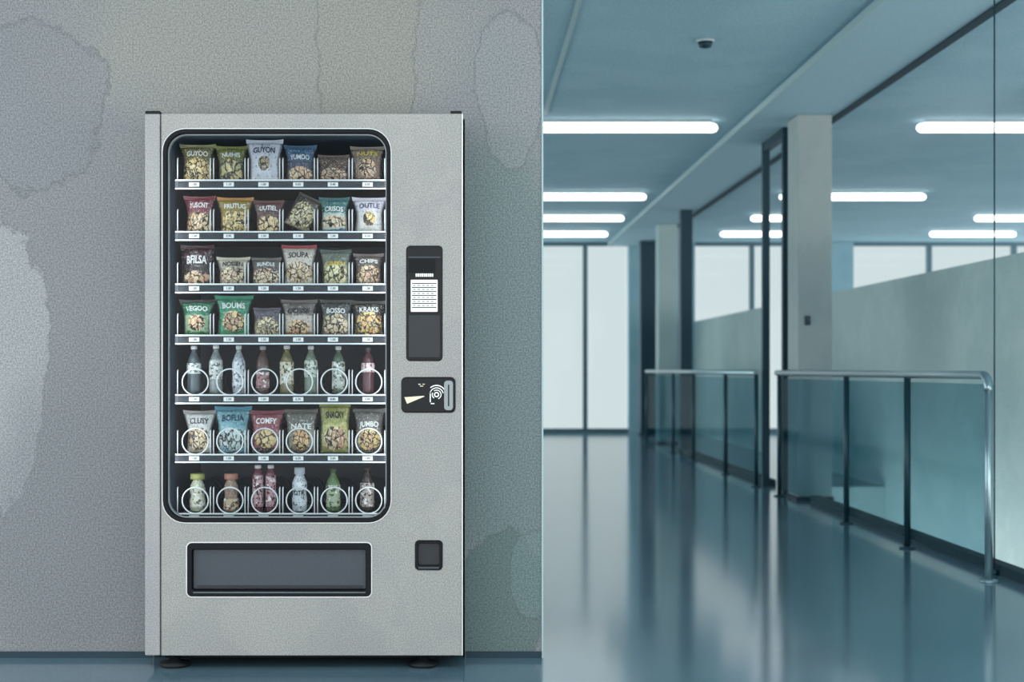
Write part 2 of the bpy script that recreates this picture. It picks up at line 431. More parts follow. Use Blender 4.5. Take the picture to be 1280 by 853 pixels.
# ------------------------------------------------------------------ vending machine
Y0 = 5.0
def P(px): return X(px, Y0)
def Q(py): return Z(py, Y0)
vm = empty('vending_machine', (0, 0, 0), 'tall silver snack and drink vending machine set into the concrete wall', 'vending machine')
xl, xr, zb, zt = P(181), P(577), Q(820), Q(142)
cbm = MB()
cbm.box(xl, xl + 0.02, Y0 + 0.05, 5.85, zb, zt); cbm.box(xr - 0.02, xr, Y0 + 0.05, 5.85, zb, zt)
cbm.box(xl + 0.02, xr - 0.02, Y0 + 0.05, 5.85, zt - 0.02, zt); cbm.box(xl + 0.02, xr - 0.02, Y0 + 0.05, 5.85, zb, zb + 0.02)
cbm.box(xl + 0.02, xr - 0.02, 5.83, 5.85, zb + 0.02, zt - 0.02)
cbm.build('cabinet', M['stile'], vm)
MB().box(xl, P(200), Y0, Y0 + 0.046, zb, zt, 0.004).build('hinge_stile', M['stile'], vm)
WIN = (203.5, 161.5, 488.5, 653.5, 28)
CH = (234, 679, 464, 746, 6); CR = (519, 676, 553, 713, 5); KP = (508, 307.5, 553, 451.5, 5); PY = (502, 472, 569, 516, 6)
outer = [(P(201.3), zb), (xr, zb), (xr, zt), (P(201.3), zt)]
link('door', plate([outer] + [prr(*h) for h in (WIN, CH, CR, KP, PY)], Y0, Y0 + 0.046, 0.0022), M['silver'], vm)
for a, b in ((181, 199.5), (563, 577)):
    hp = MB(); hp.box(P(a), P(b), Y0 + 0.004, Y0 + 0.05, zt + 0.0005, zt + 0.010, 0.002)
    hp.tube([(P((a + b) / 2), Y0 + 0.025, zt + 0.0005), (P((a + b) / 2), Y0 + 0.025, zt + 0.0115)], 0.012, 14)
    hp.build('hinge_cap', M['black'], vm)
MB().box(xr + 0.0004, xr + 0.004, Y0 + 0.004, Y0 + 0.04, zb, zt).build('edge_trim', M['chrome'], vm)
# window: gasket, bright bead, glass
g0 = prr(WIN[0] + .3, WIN[1] + .3, WIN[2] - .3, WIN[3] - .3, 27.7); g1 = prr(WIN[0] + 5, WIN[1] + 5, WIN[2] - 5, WIN[3] - 5, 23.5)
gk = link('window_gasket', plate([g0, g1], Y0 - 0.004, Y0 + 0.044, 0.002), M['rubber'], vm)
b0 = prr(WIN[0] + 5.6, WIN[1] + 5.6, WIN[2] - 5.6, WIN[3] - 5.6, 23); b1 = prr(WIN[0] + 6.9, WIN[1] + 6.9, WIN[2] - 6.9, WIN[3] - 6.9, 21.8)
link('bead', plate([b0, b1], Y0 + 0.012, Y0 + 0.03), plain('dull_bead', '#7f8a90', 0.4, 0.4), gk)
link('rim', plate([prr(WIN[0] - .9, WIN[1] - .9, WIN[2] + .9, WIN[3] + .9, 28.8), prr(WIN[0] - .1, WIN[1] - .1, WIN[2] + .1, WIN[3] + .1, 28)], Y0 - 0.003, Y0 + 0.004), M['chrome'], gk)
link('glass', plate([prr(WIN[0] + 5.3, WIN[1] + 5.3, WIN[2] - 5.3, WIN[3] - 5.3, 23.2)], Y0 + 0.032, Y0 + 0.037), M['vglass'], vm)
# liner of the display
lx0, lx1, lz0, lz1 = P(203.5) , P(488.5), Q(657), Q(158)
lm = MB(); Yb = 5.72
lm.box(lx0 - 0.01, lx0, Y0 + 0.05, Yb, lz0, lz1); lm.box(lx1, lx1 + 0.01, Y0 + 0.05, Yb, lz0, lz1)
lm.box(lx0, lx1, Y0 + 0.05, Yb, lz1 - 0.01, lz1); lm.box(lx0, lx1, Y0 + 0.05, Yb, lz0, lz0 + 0.006); lm.box(lx0, lx1, Yb - 0.01, Yb, lz0 + 0.006, lz1 - 0.01)
lm.build('liner', M['liner'], vm)
# delivery hatch
ch = link('delivery_hatch', plate([prr(CH[0] + .3, CH[1] + .3, CH[2] - .3, CH[3] - .3, 5.8), prr(CH[0] + 6, CH[1] + 8, CH[2] - 6, CH[3] - 8, 3)], Y0 - 0.006, Y0 + 0.04, 0.002), M['rubber'], vm)
link('rim', plate([prr(CH[0] - 1.2, CH[1] - 1.2, CH[2] + 1.2, CH[3] + 1.2, 7), prr(CH[0] - .1, CH[1] - .1, CH[2] + .1, CH[3] + .1, 6)], Y0 - 0.003, Y0 + 0.003), M['chrome'], ch)
fl = link('flap', plate([prr(CH[0] + 6.5, CH[1] + 8.5, CH[2] - 6.5, CH[3] - 8.5, 2.5)], Y0 + 0.012, Y0 + 0.026, 0.002), M['slate'], ch)
MB().box(P(246), P(453), Y0 + 0.004, Y0 + 0.012, Q(735.5), Q(733), 0.001).build('ridge', M['slate2'], ch)
MB().box(P(242), P(457), Y0 - 0.009, Y0 - 0.006, Q(741.4), Q(740), 0.0005).build('lip', plain('hatch_lip', '#5f6a72', 0.4), ch)
# coin return
cr = link('coin_return', plate([prr(CR[0] + .3, CR[1] + .3, CR[2] - .3, CR[3] - .3, 4.8), prr(CR[0] + 3.5, CR[1] + 3.5, CR[2] - 3.5, CR[3] - 6, 3)], Y0 - 0.004, Y0 + 0.04, 0.002), M['rubber'], vm)
link('flap', plate([prr(CR[0] + 3.6, CR[1] + 3.6, CR[2] - 3.6, CR[3] - 6.1, 3)], Y0 + 0.01, Y0 + 0.02), M['slate2'], cr)
MB().box(P(523), P(549), Y0 - 0.010, Y0 - 0.004, Q(711), Q(708.6), 0.001).build('lip', M['slate'], cr)
# keypad column
kp = link('selection_panel', plate([prr(KP[0] + .3, KP[1] + .3, KP[2] - .3, KP[3] - .3, 4.8)], Y0 - 0.002, Y0 + 0.04, 0.002), M['black'], vm)
link('display', plate([prr(511, 324, 544, 341, 1)], Y0 - 0.004, Y0 - 0.0021), M['rubber'], kp)
MB().box(P(510.5), P(550.5), Y0 - 0.0045, Y0 - 0.0021, Q(322.6), Q(321)).build('seam', M['slate'], kp)
MB().box(P(511), P(550), Y0 - 0.0042, Y0 - 0.0021, Q(447), Q(394), 0.001).build('lower_cover', M['slate2'], kp)
cp = MB(); cp.add(plate([prr(513.5, 350, 547, 390, 0.8)], Y0 - 0.0045, Y0 - 0.0021)); cp.mi = 1
for k in range(7):
    yy = 354.6 + k * 5.0
    cp.box(P(515), P(545.5), Y0 - 0.0052, Y0 - 0.0046, Q(yy + .55), Q(yy - .55))
    if k < 6:
        for q in range(5): cp.box(P(516.5 + q * 5.6), P(519.5 + q * 5.6), Y0 - 0.0052, Y0 - 0.0046, Q(yy + 2.9), Q(yy + 2.1))
cp.build('instruction_card', [M['tagw'], M['ink']], kp)
hd = MB()
for k in range(9): hd.box(P(519.6 + k * 2.5), P(521.6 + k * 2.5), Y0 - 0.0048, Y0 - 0.0041, Q(346.2), Q(342.2))
hd.build('lettering', M['inkw'], kp)
# payment reader
py = link('payment_reader', plate([prr(PY[0] + .3, PY[1] + .3, PY[2] - .3, PY[3] - .3, 5.8)], Y0 - 0.006, Y0 + 0.04, 0.003), M['black'], vm)
link('coin_slot_plate', plate([prr(555.2, 476, 566.3, 513, 4)], Y0 - 0.0105, Y0 - 0.0062, 0.001), plain('slot_plate_grey', '#8f9699', 0.4), py)
MB().box(P(560), P(561.6), Y0 - 0.0112, Y0 - 0.0106, Q(508), Q(481)).build('coin_slot', M['ink'], py)
MB().prism([(P(505.5), Q(496.8)), (P(509), Q(505)), (P(531), Q(495.8)), (P(529.5), Q(495))], Y0 - 0.0075, Y0 - 0.0062).build('arrow_mark', M['cream'], py)
sym = MB()
cx, cz = P(545.8), Q(493.5); u = Y0 / FP
def arc(r, a0, a1, th=0.55, x=cx, z=cz):
    n = 14
    o_ = [(x + (r + th) * u * math.cos(a), z + (r + th) * u * math.sin(a)) for a in [a0 + (a1 - a0) * k / n for k in range(n + 1)]]
    i_ = [(x + (r - th) * u * math.cos(a), z + (r - th) * u * math.sin(a)) for a in [a1 - (a1 - a0) * k / n for k in range(n + 1)]]
    sym.prism(o_ + i_, Y0 - 0.0075, Y0 - 0.0062)
arc(2.6, 0, 2 * PI - .01, .8); arc(5.6, -1.2, 2.2); arc(8.4, 0.2, PI * 0.98, .6); arc(11.5, 0.55, 2.3, .7); arc(5.4, 2.7, 4.1, .6)
sym.box(P(537.2), P(538.6), Y0 - 0.0075, Y0 - 0.0062, Q(503), Q(490)); sym.box(P(538.6), P(543), Y0 - 0.0075, Y0 - 0.0062, Q(505.4), Q(504))
sym.build('contactless_symbol', M['inkw'], py)
mk = MB()
for a, b, c, d in ((523, 480, 526, 481.2), (525, 482.4, 529, 483.4), (528, 480, 531, 481)): mk.box(P(a), P(c), Y0 - 0.0072, Y0 - 0.0062, Q(d), Q(b))
mk.build('lettering', M['cream'], py)
# plinth and feet
MB().box(xl + 0.05, xr - 0.04, Y0 + 0.08, 5.8, 0.022, zb - 0.0005, 0.003).build('plinth', M['rubber'], vm)
for xf in (xl + 0.09, xr - 0.13):
    for yf in (Y0 + 0.055, 5.72):
        m = MB(); m.lathe([(0.045, 0), (0.05, 0.004), (0.05, 0.014), (0.02, 0.018), (0.02, zb - 0.0005)], xf, yf, 0, 18)
        m.build('foot', M['black'], vm)

# shelves ----------------------------------------------------------
YL = 5.12                # lip
YI = 5.19                # products
COLS = [243.5, 286.8, 330.2, 373.6, 417, 460.3]
BND = [222, 265, 308.3, 351.6, 395, 438.3, 481]
LIPS = [(225.5, 236), (290, 300.5), (355.5, 366), (419.5, 430), (494, 504.5), (568.5, 578), (642.5, 650.5)]
DIV = [28, 28, 27, 27, 31, 30, 33]
PRICES = [['1.00', '1.10', '1.00', '0.05', '5.40', '0.05'], ['1.20', '0.90', '1.30', '1.10', '1.00', '0.20'], ['1.00', '1.50', '1.20', '1.20', '1.50', '1.20'],
          ['1.00', '1.20', '1.50', '1.00', '1.00', '1.50'], ['1.20', '1.50', '1.50', '6.20', '8.80', '3.00'], ['1.50', '1.00', '1.60', '6.50', '3.60', '1.00'], ['1.10', '2.10', '6.50', '6.50', '1.70', '1.40']]
R_ = 16.4 * YL / FP
def ring_mesh():
    m = MB(); m.tube([(R_ * math.cos(a), 0, R_ * math.sin(a)) for a in [2 * PI * k / 32 for k in range(32)]], 0.0024, 8, True)
    return m.mesh('ring')
def coil_mesh():
    m = MB(); n = 120
    m.tube([(R_ * math.cos(a), 0.10 + 0.38 * k / n, R_ * math.sin(a)) for k, a in [(k, 2 * PI * 4.5 * k / n + PI / 2) for k in range(n + 1)]], 0.0022, 6)
    return m.mesh('coil')
ringM, coilM = ring_mesh(), coil_mesh()
ringM.materials.append(M['wire']); coilM.materials.append(M['slate'])
def floor_z(i): return Z(LIPS[i][0] - 0.3, YL) - 0.004
for i, (t0, t1) in enumerate(LIPS):
    lx, rx = X(219, YL), X(484.5, YL); top, bot = Z(t0, YL), Z(t1, YL)
    fz = floor_z(i)
    m = MB(); m.box(lx, rx, YL, YL + 0.004, bot, top - 0.001); m.box(lx, rx, YL + 0.004, 5.66, fz - 0.005, fz)
    sh = m.build('shelf', M['lip'], vm)
    for zz in ((top, bot) if i < 6 else (top,)):
        MB().box(lx, rx, YL - 0.004, YL - 0.0002, zz - 0.0026, zz + 0.0026, 0.001).build('edge_rail', M['wire'], sh)
    for e in (lx, rx - 0.012): MB().box(e, e + 0.012, YL - 0.003, YL - 0.0002, bot + 0.004, top - 0.004).build('end_bracket', M['slate'], sh)
    dv = []
    for k, b in enumerate(BND):
        if i == 4 and k in (1, 3): continue
        for d in ((0,) if k in (0, 6) else (-2.0, 2.0)):
            if i == 4 and k == 4 and d < 0: continue
            x = X(b + d, YL + 0.012); h = Z(t0 - DIV[i], YL + 0.012) - fz
            m = MB(); m.tube([(x, YL + 0.012, fz), (x, YL + 0.012, fz + h - 0.008), (x, YL + 0.015, fz + h - 0.002), (x, YL + 0.02, fz + h)], 0.0021, 7)
            m.build('divider', M['wire'], sh)
    for k, cpx in enumerate(COLS):
        m = MB(); x = X(cpx - 0.8, YL); zc = (top + bot) / 2 if i < 6 else top - 0.0125
        m.box(x - 0.0175, x + 0.0175, YL - 0.0022, YL - 0.0003, zc - 0.0072, zc + 0.0072); m.mi = 1
        tm = text_mesh(PRICES[i][k], 0.0105, 0.0002); tm.transform(Matrix.Translation((x, YL - 0.0026, zc))); m.add(tm); bpy.data.meshes.remove(tm)
        m.build('price_label', [M['tagw'], M['ink']], sh)
        zc = fz + R_ + 0.0026
        if i >= 4 and not (i == 5 and k == 4):
            o = link('ring', ringM, None, sh); o.location = (X(cpx + 0.6, YL + 0.012), YL + 0.012, zc)
        o = link('coil', coilM, None, sh); o.location = (X(cpx, YL + 0.05), YL + 0.06, zc)

# fill strips added to brighten the products, both sides behind the gasket
for s_, xx in ((1, lx0 + 0.014), (-1, lx1 - 0.014)):
    d = area('display_fill', (xx, Y0 + 0.07, (lz0 + lz1) / 2), 0.012, lz1 - lz0 - 0.12, 1.2, (0.97, 0.98, 1.0))
    d.rotation_euler = Vector((s_ * 0.85, 0.5, 0)).to_track_quat('-Z', 'Y').to_euler()

# products ----------------------------------------------------------
def warm(h, dark, sat):
    h = h.lstrip('#'); v = [int(h[i:i + 2], 16) for i in (0, 2, 4)]; m_ = sum(v) / 3
    v = [(m_ + (c - m_) * sat) * (1.0, 0.95, 0.84)[i] for i, c in enumerate(v)]
    return '#' + ''.join('%02x' % max(0, min(255, int(c))) for c in v)

def bag_material(name, top, body, low, c1, c2, pv=0.32, ru=0.5, rv=0.33, sc=6.5, seed=0.0):
    """printed film: coloured head, body and foot with a picture of the snack in the middle"""
    t = NT(name); uv = t.n('UVMap').outputs[0]
    sp = t.n('SeparateXYZ'); t.put(sp.inputs[0], uv); u, v = sp.outputs[0], sp.outputs[1]
    mp = t.n('Mapping'); t.put(mp.inputs[0], uv); mp.inputs['Location'].default_value = (seed, seed * 1.7, 0)
    vec = mp.outputs[0]
    c1 = warm(c1, 0.8, 1.1) if c1 != '#cfe8ea' else c1; c2 = warm(c2, 0.8, 1.25) if c1 != '#cfe8ea' else c2
    nz = t.noise(vec, 5, 3, 0.6)
    wob = t.math('MULTIPLY_ADD', nz, 0.22, -0.11)
    vw = t.math('ADD', v, wob)
    c = t.mix(t.step(vw, 0.56, 0.62), lin(body), lin(top))
    c = t.mix(t.step(vw, 0.16, 0.11), c, lin(low))
    # picture
    dx = t.math('DIVIDE', t.math('SUBTRACT', u, 0.5), ru); dy = t.math('DIVIDE', t.math('SUBTRACT', v, pv), rv)
    rad = t.math('ADD', t.math('ADD', t.math('MULTIPLY', dx, dx), t.math('MULTIPLY', dy, dy)), t.math('MULTIPLY', wob, 3.0))
    nc = t.n('TexNoise'); t.put(nc.inputs['Vector'], vec); nc.inputs['Scale'].default_value = 7.0; nc.inputs['Detail'].default_value = 2
    dv = t.n('VectorMath', operation='MULTIPLY_ADD'); t.put(dv.inputs[0], nc.outputs['Color']); dv.inputs[1].default_value = (0.22, 0.22, 0); t.put(dv.inputs[2], vec)
    vo = t.n('TexVoronoi'); t.put(vo.inputs['Vector'], dv.outputs[0]); vo.inputs['Scale'].default_value = sc
    cs = t.n('SeparateColor'); t.put(cs.inputs[0], vo.outputs['Color'])
    chip = t.mix(t.math('MULTIPLY', t.math('MULTIPLY', cs.outputs[0], cs.outputs[0]), 0.9), lin(c1), lin(c2))
    ed = t.n('TexVoronoi', feature='DISTANCE_TO_EDGE'); t.put(ed.inputs['Vector'], dv.outputs[0]); ed.inputs['Scale'].default_value = sc
    fine = t.step(t.noise(vec, 22, 2, 0.6), 0.42, 0.58)
    chip = t.mix(t.math('MULTIPLY', fine, 0.4), chip, lin('#faecd0'))
    core = t.step(vo.outputs['Distance'], 0.2, 0.1)
    chip = t.mix(t.math('MULTIPLY', core, t.math('MULTIPLY', cs.outputs[1], 0.8)), chip, lin('#4a382c'))
    chip = t.mix(t.step(ed.outputs[0], 0.13, 0.03), chip, lin('#17130f'))
    c = t.mix(t.step(rad, 1.1, 0.9), c, chip)
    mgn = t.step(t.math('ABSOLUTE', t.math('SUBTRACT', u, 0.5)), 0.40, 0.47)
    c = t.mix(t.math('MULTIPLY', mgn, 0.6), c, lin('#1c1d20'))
    # printed small marks over the rest of the film
    mk = t.step(t.noise(vec, 17, 2, 0.7), 0.56, 0.62)
    c = t.mix(t.math('MULTIPLY', mk, 0.4), c, lin('#eceeea'))
    mk2 = t.step(t.noise(vec, 14, 2, 0.7), 0.42, 0.36)
    c = t.mix(t.math('MULTIPLY', mk2, 0.6), c, lin('#14171c'))
    t.put(t.p.inputs['Base Color'], c); t.p.inputs['Roughness'].default_value = 0.36
    return t.m

def bag(label, px0, px1, pt, pb, wl, mat, seal, word, inkc, row, group, wtxt=0.62, roll=0.0, wb_=0.78, wv=0.74, ts=None, yoff=0.0):
    """pillow bag: px0..px1 width over the top seal, pt top and pb foot in the photo"""
    y = YI + yoff; rnd = random.Random(label)
    W = X(px1, y) - X(px0, y); Hh = Z(pt, y) - Z(pb, y); T = 0.026
    x = (X(px0, y) + X(px1, y)) / 2
    ph = [rnd.uniform(0, 6.28) for _ in range(6)]
    def half(v):
        k = wb_ * 0.5 + (0.5 - wb_ * 0.5) * max(0, (v - 0.4) / 0.6) ** 1.6 - 0.022 * math.exp(-((v - 0.58) / 0.2) ** 2)
        return W * (k + 0.03 * math.exp(-(v / 0.07) ** 2) - 0.01 * math.sin(6 * v + ph[0]))
    def thick(s, v):
        e = max(0.0, math.sin(PI * min(1, max(0, v * 0.94 + 0.035))))
        b = T * (e ** 0.55) * (1 - abs(s) ** 2.6) * (1.12 - 0.45 * v)
        wr = 0.0016 * math.sin(9 * s + 7 * v + ph[1]) + 0.0013 * math.sin(15 * v - 6 * s + ph[2]) + 0.0012 * math.sin(22 * s + ph[3]) * (0.4 + v)
        return max(0.0006, b + wr * (1 - abs(s) ** 3))
    zs = 0.93
    b = bmesh.new(); uvl = b.loops.layers.uv.new('UVMap'); NU, NV = 16, 20
    g = {}
    for side in (-1, 1):
        for j in range(NV + 1):
            for i in range(NU + 1):
                if side == 1 and i in (0, NU): g[(1, i, j)] = g[(-1, i, j)]; continue
                s = -1 + 2 * i / NU; v = zs * j / NV
                dz = 0.0
                g[(side, i, j)] = b.verts.new((s * half(v), side * thick(s, v), v * Hh + dz * v))
    for side in (-1, 1):
        for j in range(NV):
            for i in range(NU):
                ids = [(i, j), (i + 1, j), (i + 1, j + 1), (i, j + 1)]
                if side == 1: ids.reverse()
                f = b.faces.new([g[(side,) + q] for q in ids]); f.smooth = True
                for lp, q in zip(f.loops, ids): lp[uvl].uv = (q[0] / NU, zs * q[1] / NV)
    for j in (0, NV):
        for i in range(NU):
            q = [g[(-1, i, j)], g[(-1, i + 1, j)], g[(1, i + 1, j)], g[(1, i, j)]]
            q = list(dict.fromkeys(q))
            if len(q) > 2:
                try: b.faces.new(q if j else list(reversed(q)))
                except ValueError: pass
    bmesh.ops.recalc_face_normals(b, faces=b.faces[:])
    me = bpy.data.meshes.new('snack_bag'); b.to_mesh(me); b.free()
    o = link('snack_bag', me, mat); tag(o, label, 'snack bag', group)
    # crimped seal with toothed upper edge
    n = 40; m = bmesh.new(); A = []
    for j in range(4):
        row_ = []
        for i in range(n + 1):
            s = -1 + 2 * i / n; v = zs + (1 - zs) * j / 3
            zz = v * Hh + (0.0018 * (i % 2) if j == 3 else 0) + 0.004 * abs(s) ** 3 * (j / 3)
            row_.append((s * half(v), 0.0009 * math.sin(j * PI) + 0.0012 * math.sin(5 * s + ph[4]) * (j / 3), zz))
        A.append(row_)
    vf = [[m.verts.new((p[0], p[1] - 0.0012 - 0.0006 * (j % 2), p[2])) for p in r] for j, r in enumerate(A)]
    vb = [[m.verts.new((p[0], p[1] + 0.0012 + 0.0006 * (j % 2), p[2])) for p in r] for j, r in enumerate(A)]
    for G in (vf, vb):
        for j in range(3):
            for i in range(n): m.faces.new((G[j][i], G[j][i + 1], G[j + 1][i + 1], G[j + 1][i]))
    for i in range(n):
        m.faces.new((vf[3][i], vf[3][i + 1], vb[3][i + 1], vb[3][i])); m.faces.new((vf[0][i], vf[0][i + 1], vb[0][i + 1], vb[0][i]))
    for j in range(3):
        for i in (0, n): m.faces.new((vf[j][i], vf[j + 1][i], vb[j + 1][i], vb[j][i]))
    bmesh.ops.recalc_face_normals(m, faces=m.faces[:])
    sme = bpy.data.meshes.new('seal'); m.to_mesh(sme); m.free()
    link('seal', sme, seal, o)
    if word:
        tm = text_mesh(word, 1.0, 0.0004)
        xs = [v.co.x for v in tm.vertices]; k = W * wtxt * 0.92 / max(1e-6, max(xs) - min(xs))
        kz = (ts or 0.135) * Hh / 0.72
        for v in tm.vertices:
            xx, dd, zz = v.co.x * k, v.co.y, v.co.z * kz + wv * Hh + 0.004 * math.cos(v.co.x * k / W * 4)
            vv = zz / Hh; s = max(-1, min(1, xx / half(vv)))
            v.co = (xx, -thick(s, vv) - 0.0012 + (0.0004 if dd > 0 else -0.0004), zz)
        link('lettering', tm, inkc, o)
    o.location = (x, y, floor_z(row) + 0.0055 if row >= 4 else floor_z(row) + 0.001)
    o.rotation_euler = (0.0, roll, rnd.uniform(-0.06, 0.06))
    return o

W_, K_ = M['inkw'], M['ink']
YEL = plain('yellow_ink', '#e0c24a', 0.5); PUR = plain('purple_ink', '#40345c', 0.5); NAV = plain('navy_ink', '#1b2a46', 0.5)
def film(hexc): return plain('film_' + hexc[1:], hexc, 0.34, 0.1, grain=0.12, gscale=260)
G = ['snack bags on the top shelf', 'snack bags on the second shelf', 'snack bags on the third shelf', 'snack bags on the fourth shelf', 'bottles on the fifth shelf', 'snack bags on the sixth shelf', 'drinks on the bottom shelf']
# label, x0, x1, top, (top, body, foot, chip, chip2), seal, word, ink, options, picture options
T1 = [
 ('olive bag with yellow chips at the left end of the top shelf', 224.5, 270, 177.5, ('#6f6a38', '#8a8558', '#b5a66a', '#efe3b0', '#c9a95a'), '#8f8b5a', 'GUYOO', W_, {}, {}),
 ('small green-olive bag, second from left on the top shelf', 269.5, 309, 179.5, ('#6d7430', '#5f6a3c', '#243a2c', '#dccf9a', '#8d9a5e'), '#7f8238', 'NUIHIS', W_, dict(ts=.12), dict(sc=4)),
 ('silver-white bag with a round brown emblem on the top shelf', 307.5, 354.5, 171.5, ('#d5d8e4', '#d9dce6', '#eceef2', '#7c6a4a', '#a58f68'), '#dfe2ec', 'GUYON', NAV, dict(wv=.74, wb_=.8), dict(pv=.46, ru=.2, rv=.17, sc=9)),
 ('blue bag with pale snacks on the top shelf', 354.5, 396.5, 178.5, ('#3a6486', '#3c4a66', '#6f5642', '#e6d8c0', '#b58d6c'), '#3a607f', 'YUMOO', W_, dict(wv=.66), dict(pv=.24, ru=.45, rv=.2, sc=6)),
 ('short brown bag beside the tan one on the top shelf', 398, 436.5, 190.5, ('#5d4a40', '#4c3a32', '#a58c74', '#c9ab8c', '#7d6250'), '#6a564a', None, W_, dict(wb_=.96), dict(pv=.3, ru=.48, rv=.24, sc=6)),
 ('tan-brown bag at the right end of the top shelf', 437, 481.5, 180, ('#7d7060', '#8d7a68', '#6b4a3a', '#d3b59a', '#6f5540'), '#857a6a', 'NUTS', YEL, dict(ts=.1, wv=.78), dict(pv=.42, ru=.3, rv=.26, sc=5))]
T2 = [
 ('maroon-topped bag with cream puffs at the left end of the second shelf', 229, 270.5, 243, ('#7a2c3a', '#8a6a58', '#a8705a', '#f2e2c8', '#d8b08a'), '#7b2d3c', 'YUSCNT', W_, {}, dict(pv=.3, rv=.28)),
 ('gold and orange bag with small yellow rings on the second shelf', 271, 317.5, 244.5, ('#8f7a2c', '#a88a44', '#b8a05a', '#f0e0a0', '#c8a860'), '#c08a4a', 'FRUTUG', W_, dict(ts=.13), dict(sc=8, rv=.32)),
 ('brownish maroon bag with cream chips on the second shelf', 316.5, 355.5, 248, ('#5a3436', '#6a4a44', '#8a6a5a', '#f3e4c0', '#d8a878'), '#6a4440', 'UUTIEL', W_, {}, dict(pv=.3, rv=.24, sc=4)),
 ('dark bag with cream chips, tipped over sideways on the second shelf', 359, 388, 247, ('#3a3630', '#4a463c', '#8a8266', '#e8e2c4', '#8f8a6a'), '#4c463c', None, W_, dict(roll=.42, wb_=1.15), dict(pv=.42, rv=.4, ru=.45, sc=7)),
 ('teal-topped white bag with an orange band on the second shelf', 398, 438, 244.5, ('#2f6f6e', '#c4cfc4', '#2c5c7c', '#ece8d8', '#e0a070'), '#356f70', 'CRISOS', W_, dict(wv=.66), dict(pv=.34, rv=.16, sc=7)),
 ('white bag with a yellow centre at the right end of the second shelf', 440, 484, 244.5, ('#d4d2da', '#e2e0dc', '#d8dcd0', '#ece0a0', '#cfae5c'), '#d8d6e0', 'OUTLE', PUR, dict(wb_=.78, wv=.75), dict(pv=.42, ru=.24, rv=.2, sc=7))]
T3 = [
 ('tall black and maroon bag with big white letters on the third shelf', 225, 268.5, 305, ('#3a1c26', '#2c2226', '#4a3430', '#eadac8', '#c08a6a'), '#3c1e28', 'BFILSA', W_, dict(ts=.2, wv=.62, wb_=.92), dict(pv=.2, ru=.4, rv=.18, sc=6)),
 ('low beige bag with white and red snacks, second on the third shelf', 270, 313.5, 320, ('#b3ab98', '#a89c88', '#c8bca4', '#f2ead8', '#a86a58'), '#c4bca8', 'NOSSEN', K_, dict(ts=.16), dict(pv=.36, ru=.46, rv=.32)),
 ('low grey-topped bag with white chips, third on the third shelf', 314, 352.5, 320.5, ('#5a5450', '#7a706a', '#bcb0a0', '#f2ece0', '#d8a890'), '#6a6460', 'BUNDLE', W_, dict(wb_=.92), dict(pv=.34, ru=.48, rv=.3)),
 ('tall white bag with a red upper corner on the third shelf', 351.5, 396.5, 305, ('#cfc6ba', '#dcd2c4', '#c4bca0', '#f0dcd0', '#a8a070'), '#a8404c', 'SOUPA', K_, dict(wb_=.82), dict(pv=.34, rv=.26, sc=7)),
 ('pale green bag with bent top beside the right end of the third shelf', 399, 440.5, 310.5, ('#5d6a5c', '#a8ac84', '#a8aa84', '#eef0d0', '#b8bc7a'), '#5a665e', 'GREEN', YEL, dict(ts=.1, wv=.6), dict(pv=.32, ru=.46, rv=.28, sc=4)),
 ('grey-brown bag of salmon-coloured crisps at the right end of the third shelf', 441, 480.5, 315.5, ('#5a5048', '#7c6c60', '#8c7464', '#f0d8c4', '#b8836a'), '#746a62', 'CHIPS', W_, dict(ts=.12), dict(pv=.34, ru=.46, rv=.3, sc=6))]
T4 = [
 ('dark green bag with a pink centre at the left end of the fourth shelf', 223, 270.5, 374, ('#2f7a58', '#a3c29a', '#2c6a3c', '#ecd8b8', '#dca890'), '#23302c', 'VEGOO', W_, dict(wb_=.7), dict(pv=.38, ru=.32, rv=.22)),
 ('bright green bag with a round brown picture, second on the fourth shelf', 268, 317.5, 369, ('#2f8a68', '#3f9270', '#3a8a5a', '#e8d4a0', '#9a5a48'), '#3f9878', 'BOUMS', W_, dict(wb_=.78), dict(pv=.38, ru=.36, rv=.26, sc=7)),
 ('low grey-purple bag with cream rings, third on the fourth shelf', 316, 352, 384, ('#5a5260', '#6a6458', '#a49c80', '#f0ead0', '#8a8060'), '#5c5462', None, W_, dict(wb_=.92), dict(pv=.36, ru=.46, rv=.33)),
 ('grey-brown bag with white side and orange foot on the fourth shelf', 350, 398, 374, ('#6c6460', '#c4bcb0', '#8a6a4c', '#e8c89c', '#a86c44'), '#787068', 'COSSE', K_, dict(wb_=.78, wv=.68), dict(pv=.26, ru=.36, rv=.2, sc=7)),
 ('dark bag with a teal word and green garnish on the fourth shelf', 400, 440.5, 374, ('#3a3c3e', '#6a6a52', '#7c6458', '#ecdcd0', '#8a9a5a'), '#504e4c', 'BOSSO', W_, dict(wb_=.9, wv=.68), dict(pv=.34, ru=.46, rv=.3, sc=6)),
 ('dark bag with yellow and orange crackers at the right end of the fourth shelf', 440.5, 482, 375.5, ('#38342e', '#6c6040', '#5c4a34', '#ecd890', '#d08a50'), '#4a4640', 'KRAKS', W_, dict(wb_=.9), dict(pv=.38, ru=.44, rv=.34, sc=6))]
